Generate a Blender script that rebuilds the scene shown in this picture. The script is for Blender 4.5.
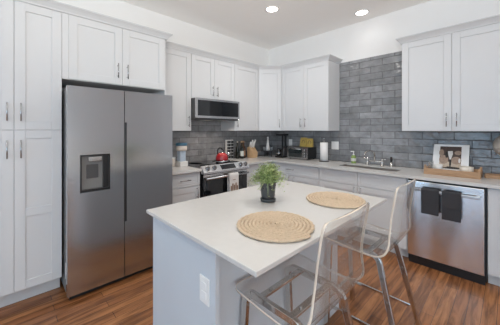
import bpy, bmesh, math, random
from mathutils import Vector, Matrix
random.seed(7)
for o in list(bpy.data.objects): bpy.data.objects.remove(o)
S = bpy.context.scene
COL = S.collection

# ------------------------------------------------------------------ camera
cam = bpy.data.cameras.new('camera')
cam.sensor_width = 36; cam.sensor_fit = 'HORIZONTAL'
cam.lens = 251.54 / 500 * 36
cam.shift_y = -(162.5 - 129.83) / 500
cam.clip_start = 0.02
co = bpy.data.objects.new('camera', cam); COL.objects.link(co)
co.location = (3.2608, -3.6708, 1.3914)
co.rotation_euler = (math.radians(90), 0, math.radians(45.84))
S.camera = co

# ------------------------------------------------------------------ world, light, exposure
S.view_settings.view_transform = 'Standard'
S.view_settings.look = 'None'
S.view_settings.gamma = 1
S.view_settings.exposure = 0.10
S.view_settings.use_curve_mapping = False
S.cycles.max_bounces = 20; S.cycles.diffuse_bounces = 14; S.cycles.glossy_bounces = 8; S.cycles.transparent_max_bounces = 32
W = bpy.data.worlds.new('sky'); S.world = W; W.use_nodes = True
bg = W.node_tree.nodes['Background']
bg.inputs[0].default_value = (0.55, 0.77, 1.0, 1); bg.inputs[1].default_value = 2.4

def area(name, loc, rot, sx, sy, power, col):
    l = bpy.data.lights.new(name, 'AREA'); l.shape = 'RECTANGLE'; l.size = sx; l.size_y = sy
    l.energy = power; l.color = col
    o = bpy.data.objects.new(name, l); COL.objects.link(o); o.location = loc; o.rotation_euler = rot
    return o
R90 = math.pi / 2
area('daylight_front', (3.6, -7.55, 1.45), (R90, 0, 0), 4.6, 2.3, 24, (0.26, 0.65, 1.0))           # sky light through the big windows behind the camera
area('side_fill', (7.0, -4.8, 0.8), (R90 + 0.82, 0, R90), 3.2, 0.8, 62, (1.0, 0.97, 0.92))  # added up-tilted fill inside the right wall, brightens ceiling and cabinets
area('ceiling_fill', (3.45, -4.15, 1.75), (0, 0, 0), 0.9, 0.9, 37, (1.0, 0.985, 0.90)).rotation_euler = Vector((-0.45, 0.50, 0.78)).to_track_quat('-Z', 'Y').to_euler()   # added unseen fill beside the camera, aimed up to brighten the ceiling
bpy.data.lights['ceiling_fill'].spread = math.radians(118)
def down(x, y, power):
    l = bpy.data.lights.new('downlight_and_fill', 'SPOT'); l.energy = power; l.color = (0.98, 0.945, 0.91)
    l.spot_size = math.radians(165); l.spot_blend = 1.0; l.shadow_soft_size = 0.07
    o = bpy.data.objects.new('downlight_and_fill', l); COL.objects.link(o); o.location = (x, y, 2.92)

# ------------------------------------------------------------------ materials
def mat(name):
    m = bpy.data.materials.new(name); m.use_nodes = True
    nt = m.node_tree; return m, nt, nt.nodes['Principled BSDF']
def N(nt, t, **k):
    n = nt.nodes.new(t)
    for a, v in k.items():
        if a in n.inputs: n.inputs[a].default_value = v
        else: setattr(n, a, v)
    return n
def simple(name, col, rough=0.5, metal=0.0, spec=0.5, noise=0.0, nscale=8.0, bump=0.0, bscale=60.0, stretch=None, coat=0.0, bdist=0.01):
    m, nt, b = mat(name)
    b.inputs['Base Color'].default_value = (*col, 1); b.inputs['Roughness'].default_value = rough
    b.inputs['Metallic'].default_value = metal; b.inputs['Specular IOR Level'].default_value = spec
    if coat: b.inputs['Coat Weight'].default_value = coat; b.inputs['Coat Roughness'].default_value = 0.05
    tc = N(nt, 'ShaderNodeTexCoord'); src = tc.outputs['Object']
    if stretch:
        mp = N(nt, 'ShaderNodeMapping'); mp.inputs['Scale'].default_value = stretch
        nt.links.new(src, mp.inputs['Vector']); src = mp.outputs['Vector']
    if noise:
        n = N(nt, 'ShaderNodeTexNoise', Scale=nscale, Detail=4.0); nt.links.new(src, n.inputs['Vector'])
        mx = N(nt, 'ShaderNodeMix', data_type='RGBA', blend_type='MIX')
        mx.inputs[6].default_value = (*[c * (1 - noise) for c in col], 1); mx.inputs[7].default_value = (*[min(1, c * (1 + noise)) for c in col], 1)
        nt.links.new(n.outputs['Fac'], mx.inputs[0]); nt.links.new(mx.outputs[2], b.inputs['Base Color'])
    if bump:
        n2 = N(nt, 'ShaderNodeTexNoise', Scale=bscale, Detail=3.0); nt.links.new(src, n2.inputs['Vector'])
        bp = N(nt, 'ShaderNodeBump', Strength=bump, Distance=bdist); nt.links.new(n2.outputs['Fac'], bp.inputs['Height'])
        nt.links.new(bp.outputs['Normal'], b.inputs['Normal'])
    return m
M = {}
M['cab'] = simple('cabinet_paint', (0.63, 0.637, 0.648), 0.38, noise=0.01)
M['wall'] = simple('wall_paint', (0.86, 0.85, 0.84), 0.7, noise=0.01)
M['ceil'] = simple('ceiling_paint', (0.93, 0.91, 0.89), 0.8, noise=0.01)
M['island'] = simple('cool_lit_island_paint', (0.575, 0.62, 0.665), 0.42, noise=0.01)  # white cabinet paint with the cool window light mixed into its colour
M['quartz'] = simple('quartz', (0.60, 0.588, 0.57), 0.22, noise=0.035, nscale=30)
M['steel'] = simple('stainless_steel', (0.60, 0.60, 0.61), 0.20, 1.0, bump=0.03, bscale=5, stretch=(8, 8, 60))
M['steel_fridge'] = simple('fridge_steel', (0.52, 0.535, 0.55), 0.17, 1.0, bump=0.02, bscale=3, stretch=(4, 4, 60))
M['steel_dw'] = simple('dishwasher_steel', (0.86, 0.88, 0.91), 0.20, 1.0, bump=1.0, bscale=1.0, stretch=(3.0, 3.0, 0.8), bdist=0.06)
for k_, an, ro in (('steel_fridge', 0.3, 0.20), ('steel_dw', 0.6, 0.24), ('steel', 0.5, 0.25)):
    nt_ = M[k_].node_tree; b_ = nt_.nodes['Principled BSDF']; tg_ = nt_.nodes.new('ShaderNodeTangent'); tg_.direction_type = 'RADIAL'; tg_.axis = 'Z'
    b_.inputs['Anisotropic'].default_value = an; b_.inputs['Roughness'].default_value = ro; b_.inputs['Anisotropic Rotation'].default_value = 0.0
    nt_.links.new(tg_.outputs[0], b_.inputs['Tangent'])
for n_ in M['steel_dw'].node_tree.nodes:
    if n_.type == 'TEX_NOISE': n_.inputs['Detail'].default_value = 0.6
M['chrome'] = simple('chrome', (0.68, 0.655, 0.63), 0.10, 1.0)
M['nickel'] = simple('brushed_nickel', (0.50, 0.50, 0.51), 0.22, 1.0)
M['basin_steel'] = simple('basin_steel', (0.42, 0.38, 0.35), 0.5, 1.0)
M['black'] = simple('black_plastic', (0.012, 0.012, 0.013), 0.35)
M['blackglass'] = simple('black_glass', (0.006, 0.007, 0.009), 0.06, coat=0.5)
M['darkgrey'] = simple('dark_grey_plastic', (0.06, 0.06, 0.063), 0.4)
M['midgrey'] = simple('mid_grey_plastic', (0.19, 0.185, 0.18), 0.35)
M['white'] = simple('white_plastic', (0.80, 0.79, 0.77), 0.4)
M['paper'] = simple('white_paper', (0.82, 0.81, 0.80), 0.9, bump=0.3, bscale=120)
M['towel'] = simple('charcoal_towel', (0.048, 0.048, 0.054), 0.95, bump=0.8, bscale=260, noise=0.3, nscale=120)
M['cloth'] = simple('white_cotton', (0.74, 0.71, 0.68), 0.9, bump=0.5, bscale=200)
M['brownink'] = simple('brown_print', (0.28, 0.17, 0.11), 0.9)
M['wood'] = simple('pine_wood', (0.41, 0.25, 0.14), 0.55, noise=0.6, nscale=9, stretch=(1.5, 12, 25), bump=0.3, bscale=14)
M['woodlight'] = simple('light_wood', (0.62, 0.41, 0.23), 0.5, noise=0.25, nscale=10, stretch=(6, 6, 1))
M['woodmid'] = simple('walnut_board', (0.36, 0.20, 0.11), 0.5, noise=0.25, nscale=10, stretch=(6, 6, 1))
M['red'] = simple('red_enamel', (0.36, 0.014, 0.020), 0.14, coat=0.6)
M['teal'] = simple('teal_plastic', (0.045, 0.14, 0.22), 0.35)
M['blue'] = simple('pale_blue_plastic', (0.48, 0.56, 0.66), 0.35, noise=0.25, nscale=40)
M['beige'] = simple('beige_plastic', (0.68, 0.60, 0.53), 0.4)
M['bottle'] = simple('dark_bottle_glass', (0.008, 0.011, 0.008), 0.06)
M['amber'] = simple('brown_bottle_glass', (0.06, 0.024, 0.012), 0.08)
M['label'] = simple('paper_label', (0.62, 0.64, 0.58), 0.8)
M['soap'] = simple('green_soap', (0.27, 0.38, 0.12), 0.15)
M['yellow'] = simple('yellow_card', (0.50, 0.36, 0.09), 0.6, noise=0.25, nscale=35)
M['pot'] = simple('dark_stoneware', (0.050, 0.053, 0.056), 0.42, noise=0.3, nscale=60, bump=0.25, bscale=90)
M['soil'] = simple('potting_soil', (0.03, 0.02, 0.014), 0.95)
M['leaf'] = simple('leaf_green', (0.17, 0.25, 0.06), 0.5, noise=0.35, nscale=30)
M['leafpale'] = simple('leaf_pale', (0.40, 0.47, 0.22), 0.5, noise=0.25, nscale=30)
M['jute'] = simple('jute', (0.58, 0.455, 0.325), 0.9, noise=0.22, nscale=70, bump=0.6, bscale=160)
M['wax'] = simple('cream_wax', (0.74, 0.68, 0.59), 0.4)
M['mat_board'] = simple('white_mat_board', (0.80, 0.80, 0.80), 0.8)
M['ph_dark'] = simple('print_dark_brown', (0.075, 0.048, 0.040), 0.6, noise=0.6, nscale=40)
M['ph_mid'] = simple('print_tan', (0.33, 0.235, 0.18), 0.6, noise=0.4, nscale=50)
M['ph_black'] = simple('print_black', (0.02, 0.017, 0.016), 0.6)
M['ph_white'] = simple('print_white', (0.68, 0.66, 0.64), 0.6, noise=0.2, nscale=60)
M['ph_sand'] = simple('print_sand', (0.50, 0.41, 0.32), 0.6, noise=0.2, nscale=50)
M['silverglaze'] = simple('silver_glaze', (0.52, 0.48, 0.44), 0.35, 0.35, noise=0.15, nscale=14)
M['screen'] = simple('display_black', (0.010, 0.011, 0.013), 0.12)
M['ovenglass'] = simple('toaster_glass', (0.012, 0.020, 0.022), 0.05, coat=0.6)
M['oat'] = simple('jar_glass_grey', (0.24, 0.25, 0.26), 0.1)
M['skirt'] = simple('toe_kick_paint', (0.62, 0.62, 0.62), 0.55)

def glow(name, col, strength):
    m, nt, b = mat(name); b.inputs['Base Color'].default_value = (*col, 1)
    b.inputs['Emission Color'].default_value = (*col, 1); b.inputs['Emission Strength'].default_value = strength; return m
M['lamp'] = glow('downlight_lens', (1.0, 0.97, 0.93), 6.0)

# wood floor: planks running along Y
def floor_mat():
    m, nt, b = mat('oak_planks'); L = nt.links.new
    tc = N(nt, 'ShaderNodeTexCoord')
    mp = N(nt, 'ShaderNodeMapping'); mp.inputs['Rotation'].default_value = (0, 0, math.radians(90)); L(tc.outputs['Object'], mp.inputs['Vector'])
    br = N(nt, 'ShaderNodeTexBrick', Scale=1.0); br.offset = 0.37; br.offset_frequency = 2
    br.inputs['Brick Width'].default_value = 0.85; br.inputs['Row Height'].default_value = 0.082
    br.inputs['Mortar Size'].default_value = 0.0014; br.inputs['Mortar Smooth'].default_value = 0.3
    br.inputs['Color1'].default_value = (0.37, 0.160, 0.062, 1); br.inputs['Color2'].default_value = (0.22, 0.084, 0.031, 1)
    br.inputs['Mortar'].default_value = (0.025, 0.012, 0.007, 1); br.inputs['Bias'].default_value = -0.1
    L(mp.outputs['Vector'], br.inputs['Vector'])
    mp2 = N(nt, 'ShaderNodeMapping'); mp2.inputs['Scale'].default_value = (17, 1.5, 1); L(tc.outputs['Object'], mp2.inputs['Vector'])
    n1 = N(nt, 'ShaderNodeTexNoise', Scale=1.6, Detail=8.0, Roughness=0.65, Distortion=0.6); L(mp2.outputs['Vector'], n1.inputs['Vector'])
    cr = N(nt, 'ShaderNodeValToRGB'); cr.color_ramp.elements[0].position = 0.36; cr.color_ramp.elements[0].color = (0.48, 0.44, 0.42, 1)
    cr.color_ramp.elements[1].position = 0.62; cr.color_ramp.elements[1].color = (1.2, 1.2, 1.2, 1); L(n1.outputs['Fac'], cr.inputs['Fac'])
    mx = N(nt, 'ShaderNodeMix', data_type='RGBA', blend_type='MULTIPLY'); mx.inputs[0].default_value = 1
    L(br.outputs['Color'], mx.inputs[6]); L(cr.outputs['Color'], mx.inputs[7]); L(mx.outputs[2], b.inputs['Base Color'])
    b.inputs['Roughness'].default_value = 0.27
    bp = N(nt, 'ShaderNodeBump', Strength=0.12, Distance=0.003); L(n1.outputs['Fac'], bp.inputs['Height']); L(bp.outputs['Normal'], b.inputs['Normal'])
    return m
M['floor'] = floor_mat()

# handmade glossy grey tile, 0.30 x 0.10 m, laid in running bond; axis = which world axis runs along the wall
def tile_mat(name, axis):
    m, nt, b = mat(name); L = nt.links.new
    tc = N(nt, 'ShaderNodeTexCoord'); sp = N(nt, 'ShaderNodeSeparateXYZ'); L(tc.outputs['Object'], sp.inputs[0])
    cb = N(nt, 'ShaderNodeCombineXYZ'); L(sp.outputs[axis], cb.inputs[0]); L(sp.outputs[2], cb.inputs[1])
    mp = N(nt, 'ShaderNodeMapping'); mp.inputs['Location'].default_value = (0.07, -0.914, 0); L(cb.outputs[0], mp.inputs['Vector'])
    br = N(nt, 'ShaderNodeTexBrick', Scale=1.0); br.offset = 0.5
    br.inputs['Brick Width'].default_value = 0.305; br.inputs['Row Height'].default_value = 0.0905
    br.inputs['Mortar Size'].default_value = 0.0058; br.inputs['Mortar Smooth'].default_value = 1.0
    br.inputs['Color1'].default_value = (0.200, 0.203, 0.211, 1); br.inputs['Color2'].default_value = (0.295, 0.30, 0.31, 1)
    br.inputs['Mortar'].default_value = (0.125, 0.126, 0.13, 1); L(mp.outputs['Vector'], br.inputs['Vector'])
    n1 = N(nt, 'ShaderNodeTexNoise', Scale=9.0, Detail=4.0, Roughness=0.6); L(mp.outputs['Vector'], n1.inputs['Vector'])
    cr = N(nt, 'ShaderNodeValToRGB'); cr.color_ramp.elements[0].position = 0.3; cr.color_ramp.elements[0].color = (0.78, 0.78, 0.78, 1)
    cr.color_ramp.elements[1].position = 0.7; cr.color_ramp.elements[1].color = (1.22, 1.22, 1.22, 1); L(n1.outputs['Fac'], cr.inputs['Fac'])
    mx = N(nt, 'ShaderNodeMix', data_type='RGBA', blend_type='MULTIPLY'); mx.inputs[0].default_value = 1
    L(br.outputs['Color'], mx.inputs[6]); L(cr.outputs['Color'], mx.inputs[7]); L(mx.outputs[2], b.inputs['Base Color'])
    n2 = N(nt, 'ShaderNodeTexNoise', Scale=11.0, Detail=3.0, Roughness=0.55); L(mp.outputs['Vector'], n2.inputs['Vector'])
    sub = N(nt, 'ShaderNodeMath', operation='MULTIPLY_ADD'); sub.inputs[1].default_value = -0.25; L(br.outputs['Fac'], sub.inputs[0]); L(n2.outputs['Fac'], sub.inputs[2])
    bp = N(nt, 'ShaderNodeBump', Strength=0.9, Distance=0.018); L(sub.outputs[0], bp.inputs['Height']); L(bp.outputs['Normal'], b.inputs['Normal'])
    b.inputs['Roughness'].default_value = 0.11; b.inputs['Specular IOR Level'].default_value = 0.7
    return m
M['tile_x'] = tile_mat('grey_tile_back', 0)
M['tile_y'] = tile_mat('grey_tile_left', 1)

# clear plastic sheet: straight-through light, fresnel shine, a trace of haze
def acrylic(name, tint, haze, hazecol):
    m, nt, b = mat(name); L = nt.links.new; nt.nodes.remove(b)
    out = nt.nodes['Material Output']
    tr = N(nt, 'ShaderNodeBsdfTransparent'); tr.inputs[0].default_value = (*tint, 1)
    df = N(nt, 'ShaderNodeBsdfDiffuse'); df.inputs[0].default_value = (*hazecol, 1)
    gl = N(nt, 'ShaderNodeBsdfGlossy', Roughness=0.06)
    fr = N(nt, 'ShaderNodeFresnel'); ge = N(nt, 'ShaderNodeNewGeometry')
    io = N(nt, 'ShaderNodeMix', data_type='FLOAT'); io.inputs[2].default_value = 1.45; io.inputs[3].default_value = 1 / 1.45
    L(ge.outputs['Backfacing'], io.inputs[0]); L(io.outputs[0], fr.inputs['IOR'])
    m1 = N(nt, 'ShaderNodeMixShader'); m1.inputs[0].default_value = haze; L(tr.outputs[0], m1.inputs[1]); L(df.outputs[0], m1.inputs[2])
    m2 = N(nt, 'ShaderNodeMixShader'); L(fr.outputs[0], m2.inputs[0]); L(m1.outputs[0], m2.inputs[1]); L(gl.outputs[0], m2.inputs[2])
    L(m2.outputs[0], out.inputs[0]); return m
M['acrylic'] = acrylic('clear_acrylic', (0.985, 0.98, 0.972), 0.06, (0.80, 0.775, 0.75))
M['acrylic_edge'] = acrylic('acrylic_edge', (0.9, 0.85, 0.78), 0.85, (0.86, 0.75, 0.63))
M['clear'] = acrylic('clear_glass', (0.95, 0.96, 0.96), 0.10, (0.7, 0.7, 0.7))

# ------------------------------------------------------------------ mesh helpers
ORG = {}
class MB:
    def __init__(s): s.v = []; s.f = []; s.m = []; s.s = []; s.mats = []
    def _mi(s, m):
        if m not in s.mats: s.mats.append(m)
        return s.mats.index(m)
    def add(s, vs, fs, m='', smooth=False):
        b = len(s.v); s.v += [tuple(v) for v in vs]; i = s._mi(m)
        for f in fs: s.f.append(tuple(b + k for k in f)); s.m.append(i); s.s.append(smooth)
        return s
    def box(s, x0, x1, y0, y1, z0, z1, m='', mp=None):
        vs = [(x, y, z) for x in (x0, x1) for y in (y0, y1) for z in (z0, z1)]
        if mp: vs = [mp(*v) for v in vs]
        return s.add(vs, [(0, 1, 3, 2), (4, 6, 7, 5), (0, 4, 5, 1), (2, 3, 7, 6), (0, 2, 6, 4), (1, 5, 7, 3)], m)
    def prism(s, pts, a0, a1, mp, m=''):                 # polygon (p,q) extruded from a0 to a1; mp(a,p,q) -> world
        n = len(pts); vs = [mp(a0, p, q) for p, q in pts] + [mp(a1, p, q) for p, q in pts]
        fs = [tuple(range(n)), tuple(range(2 * n - 1, n - 1, -1))] + [(i, (i + 1) % n, n + (i + 1) % n, n + i) for i in range(n)]
        return s.add(vs, fs, m)
    def lathe(s, c, prof, m='', n=24, axis=2):           # prof: (radius, height)
        vs = []; fs = []
        for r, h in prof:
            for k in range(n):
                a = 2 * math.pi * k / n; p = [r * math.cos(a), r * math.sin(a)]
                if axis == 2: vs.append((c[0] + p[0], c[1] + p[1], c[2] + h))
                elif axis == 0: vs.append((c[0] + h, c[1] + p[0], c[2] + p[1]))
                else: vs.append((c[0] + p[0], c[1] + h, c[2] + p[1]))
        for i in range(len(prof) - 1):
            for k in range(n): fs.append((i * n + k, i * n + (k + 1) % n, (i + 1) * n + (k + 1) % n, (i + 1) * n + k))
        s.add(vs, fs, m, True)
        s.f.append(tuple(len(s.v) - len(vs) + k for k in range(n))); s.m.append(s._mi(m)); s.s.append(False)
        s.f.append(tuple(len(s.v) - n + k for k in range(n))); s.m.append(s._mi(m)); s.s.append(False)
        return s
    def sweep(s, path, prof, up=(0, 0, 1), m='', smooth=True, closed=False):   # prof: closed 2D polygon (side, up)
        P = [Vector(p) for p in path]; n = len(prof); vs = []; fs = []; up = Vector(up)
        for i, p in enumerate(P):
            t = (P[min(i + 1, len(P) - 1)] - P[max(i - 1, 0)]).normalized()
            sd = t.cross(up)
            if sd.length < 1e-4: sd = t.cross(Vector((1, 0, 0)))
            sd.normalize(); u2 = sd.cross(t)
            for a, b in prof: vs.append(p + sd * a + u2 * b)
        for i in range(len(P) - 1):
            for k in range(n): fs.append((i * n + k, i * n + (k + 1) % n, (i + 1) * n + (k + 1) % n, (i + 1) * n + k))
        fs += [tuple(range(n)), tuple(range((len(P) - 1) * n, len(P) * n))]
        return s.add(vs, fs, m, smooth)
    def tube(s, path, r, m='', n=8, up=(0, 0, 1)):
        return s.sweep(path, [(r * math.cos(2 * math.pi * k / n), r * math.sin(2 * math.pi * k / n)) for k in range(n)], up, m, True)
    def sphere(s, c, r, m='', n=20, sz=1.0, z0=-1.0, z1=1.0):
        pr = []
        for i in range(n + 1):
            h = z0 + (z1 - z0) * i / n
            a = math.asin(max(-1, min(1, h))); pr.append((max(1e-4, r * math.cos(a)), r * sz * math.sin(a)))
        return s.lathe(c, pr, m, n)
    def build(s, name, m='white', parent=None, bevel=0.0, seg=2, solid=None, sub=0):
        org = Vector((0, 0, 0)) if parent is None else ORG.get(parent, Vector((0, 0, 0)))
        me = bpy.data.meshes.new(name)
        me.from_pydata([tuple(Vector(v) - org) for v in s.v], [], s.f)
        for mm in s.mats: me.materials.append(M[mm or m])
        for p, i, sm in zip(me.polygons, s.m, s.s): p.material_index = i; p.use_smooth = sm
        bm = bmesh.new(); bm.from_mesh(me); bmesh.ops.recalc_face_normals(bm, faces=bm.faces); bm.to_mesh(me); bm.free()
        o = bpy.data.objects.new(name, me); COL.objects.link(o)
        if parent is not None: o.parent = parent
        ORG[o] = org
        if solid: 
            md = o.modifiers.new('solid', 'SOLIDIFY'); md.thickness = solid; md.offset = 0
        if bevel:
            md = o.modifiers.new('bevel', 'BEVEL'); md.width = bevel; md.segments = seg; md.limit_method = 'ANGLE'; md.angle_limit = math.radians(40); md.harden_normals = False
        if sub:
            md = o.modifiers.new('sub', 'SUBSURF'); md.levels = sub; md.render_levels = sub
        return o
def tag(o, label, cat, group=None, kind=None):
    o['label'] = label; o['category'] = cat
    if group: o['group'] = group
    if kind: o['kind'] = kind
    return o
def struct(o): o['kind'] = 'structure'; return o
def thing(name, loc, label, cat, group=None):
    o = bpy.data.objects.new(name, None); COL.objects.link(o); o.location = loc; o.empty_display_size = 0.05
    ORG[o] = Vector(loc); return tag(o, label, cat, group)
def dup(root, loc, label):
    r = root.copy(); COL.objects.link(r); r.location = loc; r['label'] = label
    for ch in list(root.children):
        c = ch.copy(); COL.objects.link(c); c.parent = r
        for g in list(ch.children):
            d = g.copy(); COL.objects.link(d); d.parent = c
    return r

mL = lambda u, v, z: (v, u, z)          # left wall: u along +y, v out into the room
mB = lambda u, v, z: (u, -v, z)         # back wall: u along +x, v out into the room

# ------------------------------------------------------------------ setting
H = 2.948
XR, YF = 7.2, -7.7
struct(MB().box(0, XR, YF, 0, -0.1, 0).build('floor', 'floor'))
struct(MB().box(0, XR, YF, 0, H, H + 0.1).build('ceiling', 'ceil'))
struct(MB().box(-0.12, 0, YF - 0.12, 0.12, -0.1, H + 0.1).build('wall_left', 'wall'))
struct(MB().box(0, XR, 0, 0.12, -0.1, H + 0.1).build('wall_back', 'wall'))
def holed_wall(name, mp, a0, a1, holes):
    b = MB(); a = a0
    for h0, h1, z0, z1 in holes:
        b.box(a, h0, 0, 0.12, -0.1, H + 0.1, '', mp); b.box(h0, h1, 0, 0.12, -0.1, z0, '', mp); b.box(h0, h1, 0, 0.12, z1, H + 0.1, '', mp); a = h1
    b.box(a, a1, 0, 0.12, -0.1, H + 0.1, '', mp); struct(b.build(name, 'wall'))
FW = [(1.3, 3.3, 0.08, 2.55), (3.9, 5.9, 0.08, 2.55)]
RW = [(-6.5, -5.0, 0.7, 2.5), (-4.7, -3.3, 0.7, 2.5)]
holed_wall('wall_front', lambda a, d, z: (a, YF - d, z), 0, XR + 0.12, FW)
holed_wall('wall_right', lambda a, d, z: (XR + d, a, z), YF, 0.12, RW)
k = 0
for mp, hs in ((lambda a, d, z: (a, YF - d, z), FW), (lambda a, d, z: (XR + d, a, z), RW)):
    for h0, h1, z0, z1 in hs:
        k += 1; b = MB(); c = (h0 + h1) / 2
        for a0, a1, q0, q1 in ((h0, h0 + .05, z0, z1), (h1 - .05, h1, z0, z1), (c - .03, c + .03, z0, z1), (h0, h1, z0, z0 + .05), (h0, h1, z1 - .05, z1)):
            b.box(a0, a1, 0.03, 0.09, q0, q1, '', mp)
        struct(b.build('window_%d' % k, 'white'))

# backsplash tile sheets
ZC = 0.914; ZS = 0.884
struct(MB().box(0.010, 3.92, -0.010, -0.0005, ZC, 2.408).build('trim_1', 'tile_x'))
struct(MB().box(0.0005, 0.010, -2.385, 0, ZC, 1.80).build('trim_2', 'tile_y'))

# ------------------------------------------------------------------ cabinet builders
def shaker(b, mp, u0, u1, z0, z1, v0, t=0.02, rail=0.066, m=''):
    v1 = v0 + t; r = rail; u0 += 0.0002; u1 -= 0.0002
    b.box(u0 + r, u1 - r, v0, v1 - 0.008, z0 + r, z1 - r, m, mp)
    b.box(u0, u0 + r, v0, v1, z0, z1, m, mp); b.box(u1 - r, u1, v0, v1, z0, z1, m, mp)
    b.box(u0 + r, u1 - r, v0, v1, z0, z0 + r, m, mp); b.box(u0 + r, u1 - r, v0, v1, z1 - r, z1, m, mp)
    return b
def pull(mp, u, z, v, vert=True, L=0.14, parent=None):
    b = MB(); h = L / 2; e = v + 0.03
    if vert:
        b.tube([mp(u, e, z - h), mp(u, e, z + h)], 0.0050, n=10)
        for q in (-h + .02, h - .02): b.tube([mp(u, v, z + q), mp(u, e, z + q)], 0.005)
    else:
        b.tube([mp(u - h, e, z), mp(u + h, e, z)], 0.0050, n=10)
        for q in (-h + .02, h - .02): b.tube([mp(u + q, v, z), mp(u + q, e, z)], 0.005)
    return b.build('handle', 'nickel', parent)
def front(root, name, mp, u0, u1, z0, z1, v0, hu=None, hz=None, vert=True, rail=0.066, L=0.14, mid=None):
    d = shaker(MB(), mp, u0, u1, z0, z1, v0, rail=rail)
    if mid: d.box(u0 + rail, u1 - rail, v0 + 0.0125, v0 + 0.02, mid - rail / 2, mid + rail / 2, '', mp)
    d = d.build(name, 'cab', root, bevel=0.0015, seg=1)
    if hu is not None: pull(mp, hu, hz, v0 + 0.02, vert, L, d)
    return d
G = 0.001

# tall pantry
p = thing('pantry_cabinet', (0.3, -3.62, 0), 'tall white pantry cabinet with four shaker doors left of the refrigerator', 'cabinet')
b = MB().box(-3.925, -3.327, 0.011, 0.58, 0.125, 2.40, '', mL); b.build('body', 'cab', p)
MB().box(-3.925, -3.327, 0.011, 0.49, 0, 0.125, '', mL).build('toe_kick', 'skirt', p)
for z0, z1, hz in ((0.135, 1.3885, 1.242), (1.3915, 2.395, 1.53)):
    front(p, 'door', mL, -3.924, -3.6258, z0, z1, 0.58, -3.664, hz, mid=0.737 if z0 < 1 else None)
    front(p, 'door', mL, -3.6238, -3.3275, z0, z1, 0.58, -3.586, hz, mid=0.737 if z0 < 1 else None)
# cabinet over the refrigerator
p = thing('fridge_cabinet', (0.3, -2.86, 1.83), 'white two door cabinet bridging over the refrigerator', 'cabinet')
MB().box(-3.326, -2.385, 0.011, 0.58, 1.83, 2.40, '', mL).build('body', 'cab', p)
MB().box(-2.405, -2.386, 0.011, 0.60, 0, 1.829, '', mL).build('side_panel', 'cab', p)
MB().box(-3.326, -3.2808, 0.58, 0.600, 1.83, 2.395, '', mL).build('filler_strip', 'cab', p)
front(p, 'door', mL, -3.280, -2.845, 1.834, 2.395, 0.58, -2.888, 1.965)
front(p, 'door', mL, -2.843, -2.404, 1.834, 2.395, 0.58, -2.80, 1.965)

# hanging cupboards on the left wall
def cupboard(mp, base, label, u0, u1, z0, z1, vb, doors, zt=2.40):
    p = thing('cupboard', base, label, 'cabinet', 'hanging cupboards')
    MB().box(u0, u1, 0.0105, vb, z0, zt, '', mp).build('body', 'cab', p)
    for a0, a1, hu, hz in doors: front(p, 'door', mp, a0 + G * 1.3, a1 - G * 1.3, z0 + 0.002, zt - 0.005, vb, hu, hz)
    return p
ZU = 1.378; VB = 0.333
cupboard(mL, (0.2, -2.15, ZU), 'white single door cupboard between refrigerator and microwave', -2.383, -1.922, ZU, 2.4, VB, [(-2.383, -1.922, -1.965, 1.50)])
cupboard(mL, (0.2, -1.55, 1.81), 'short white two door cupboard directly above the microwave', -1.920, -1.172, 1.812, 2.4, VB, [(-1.920, -1.546, -1.585, 1.93), (-1.546, -1.172, -1.507, 1.93)])
cupboard(mL, (0.2, -0.91, ZU), 'white single door cupboard just right of the microwave', -1.170, -0.647, ZU, 2.4, VB, [(-1.170, -0.647, -1.128, 1.50)])
cupboard(mB, (1.03, -0.2, ZU), 'white two door cupboard above the toaster oven', 0.602, 1.456, ZU, 2.4, VB, [(0.602, 1.032, 0.992, 1.50), (1.032, 1.456, 1.072, 1.50)])
cupboard(mB, (2.84, -0.2, ZU), 'white two door cupboard above the dishwasher and framed picture', 2.388, 3.302, ZU, 2.4, VB, [(2.388, 2.847, 2.805, 1.495), (2.847, 3.302, 2.888, 1.495)])
# diagonal corner cupboard
p = thing('cupboard', (0.25, -0.25, ZU), 'white angled cupboard set across the corner of the kitchen', 'cabinet', 'hanging cupboards')
A = Vector((0.340, -0.645, 0)); B = Vector((0.600, -0.340, 0)); e = (B - A).normalized(); nrm = Vector((e.y, -e.x, 0)); LN = (B - A).length
mD = lambda u, v, z: tuple(A + e * u + nrm * v + Vector((0, 0, z)))
MB().prism([(0.0105, -0.0105), (0.0105, -0.645), (0.340, -0.645), (0.600, -0.340), (0.600, -0.0105)], ZU, 2.40, lambda a, x, y: (x, y, a)).build('body', 'cab', p)
front(p, 'door', mD, 0.012, LN - 0.012, ZU + 0.002, 2.395, 0.0, LN - 0.05, 1.50)

# crown mouldings: swept profile (out, up)
def crown(name, pts, z0=2.395, h=0.062, out=0.052):
    prof = [(0, 0), (0.010, 0), (0.014, 0.012), (0.030, 0.034), (out - 0.006, h - 0.012), (out, h - 0.010), (out, h), (0, h)]
    b = MB(); n = len(prof); P = [Vector((x, y, 0)) for x, y in pts]; vs = []
    for i, q in enumerate(P):
        d1 = (P[i] - P[i - 1]).normalized() if i > 0 else (P[1] - P[0]).normalized()
        d2 = (P[i + 1] - P[i]).normalized() if i < len(P) - 1 else d1
        n1 = Vector((d1.y, -d1.x, 0)); n2 = Vector((d2.y, -d2.x, 0)); bis = (n1 + n2).normalized(); k = 1 / max(0.3, bis.dot(n1))
        for o_, z_ in prof: vs.append(q + bis * o_ * k + Vector((0, 0, z0 + z_)))
    fs = [(i * n + k, i * n + (k + 1) % n, (i + 1) * n + (k + 1) % n, (i + 1) * n + k) for i in range(len(P) - 1) for k in range(n)]
    fs += [tuple(range(n)), tuple(range((len(P) - 1) * n, len(P) * n))]
    b.add(vs, fs)
    return struct(b.build(name, 'cab'))
crown('trim_3', [(0.60, -3.925), (0.60, -2.385), (0.012, -2.385)])
crown('trim_4', [(0.353, -2.383), (0.353, -0.650), (0.609, -0.353), (1.456, -0.353), (1.456, -0.012)])
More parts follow.
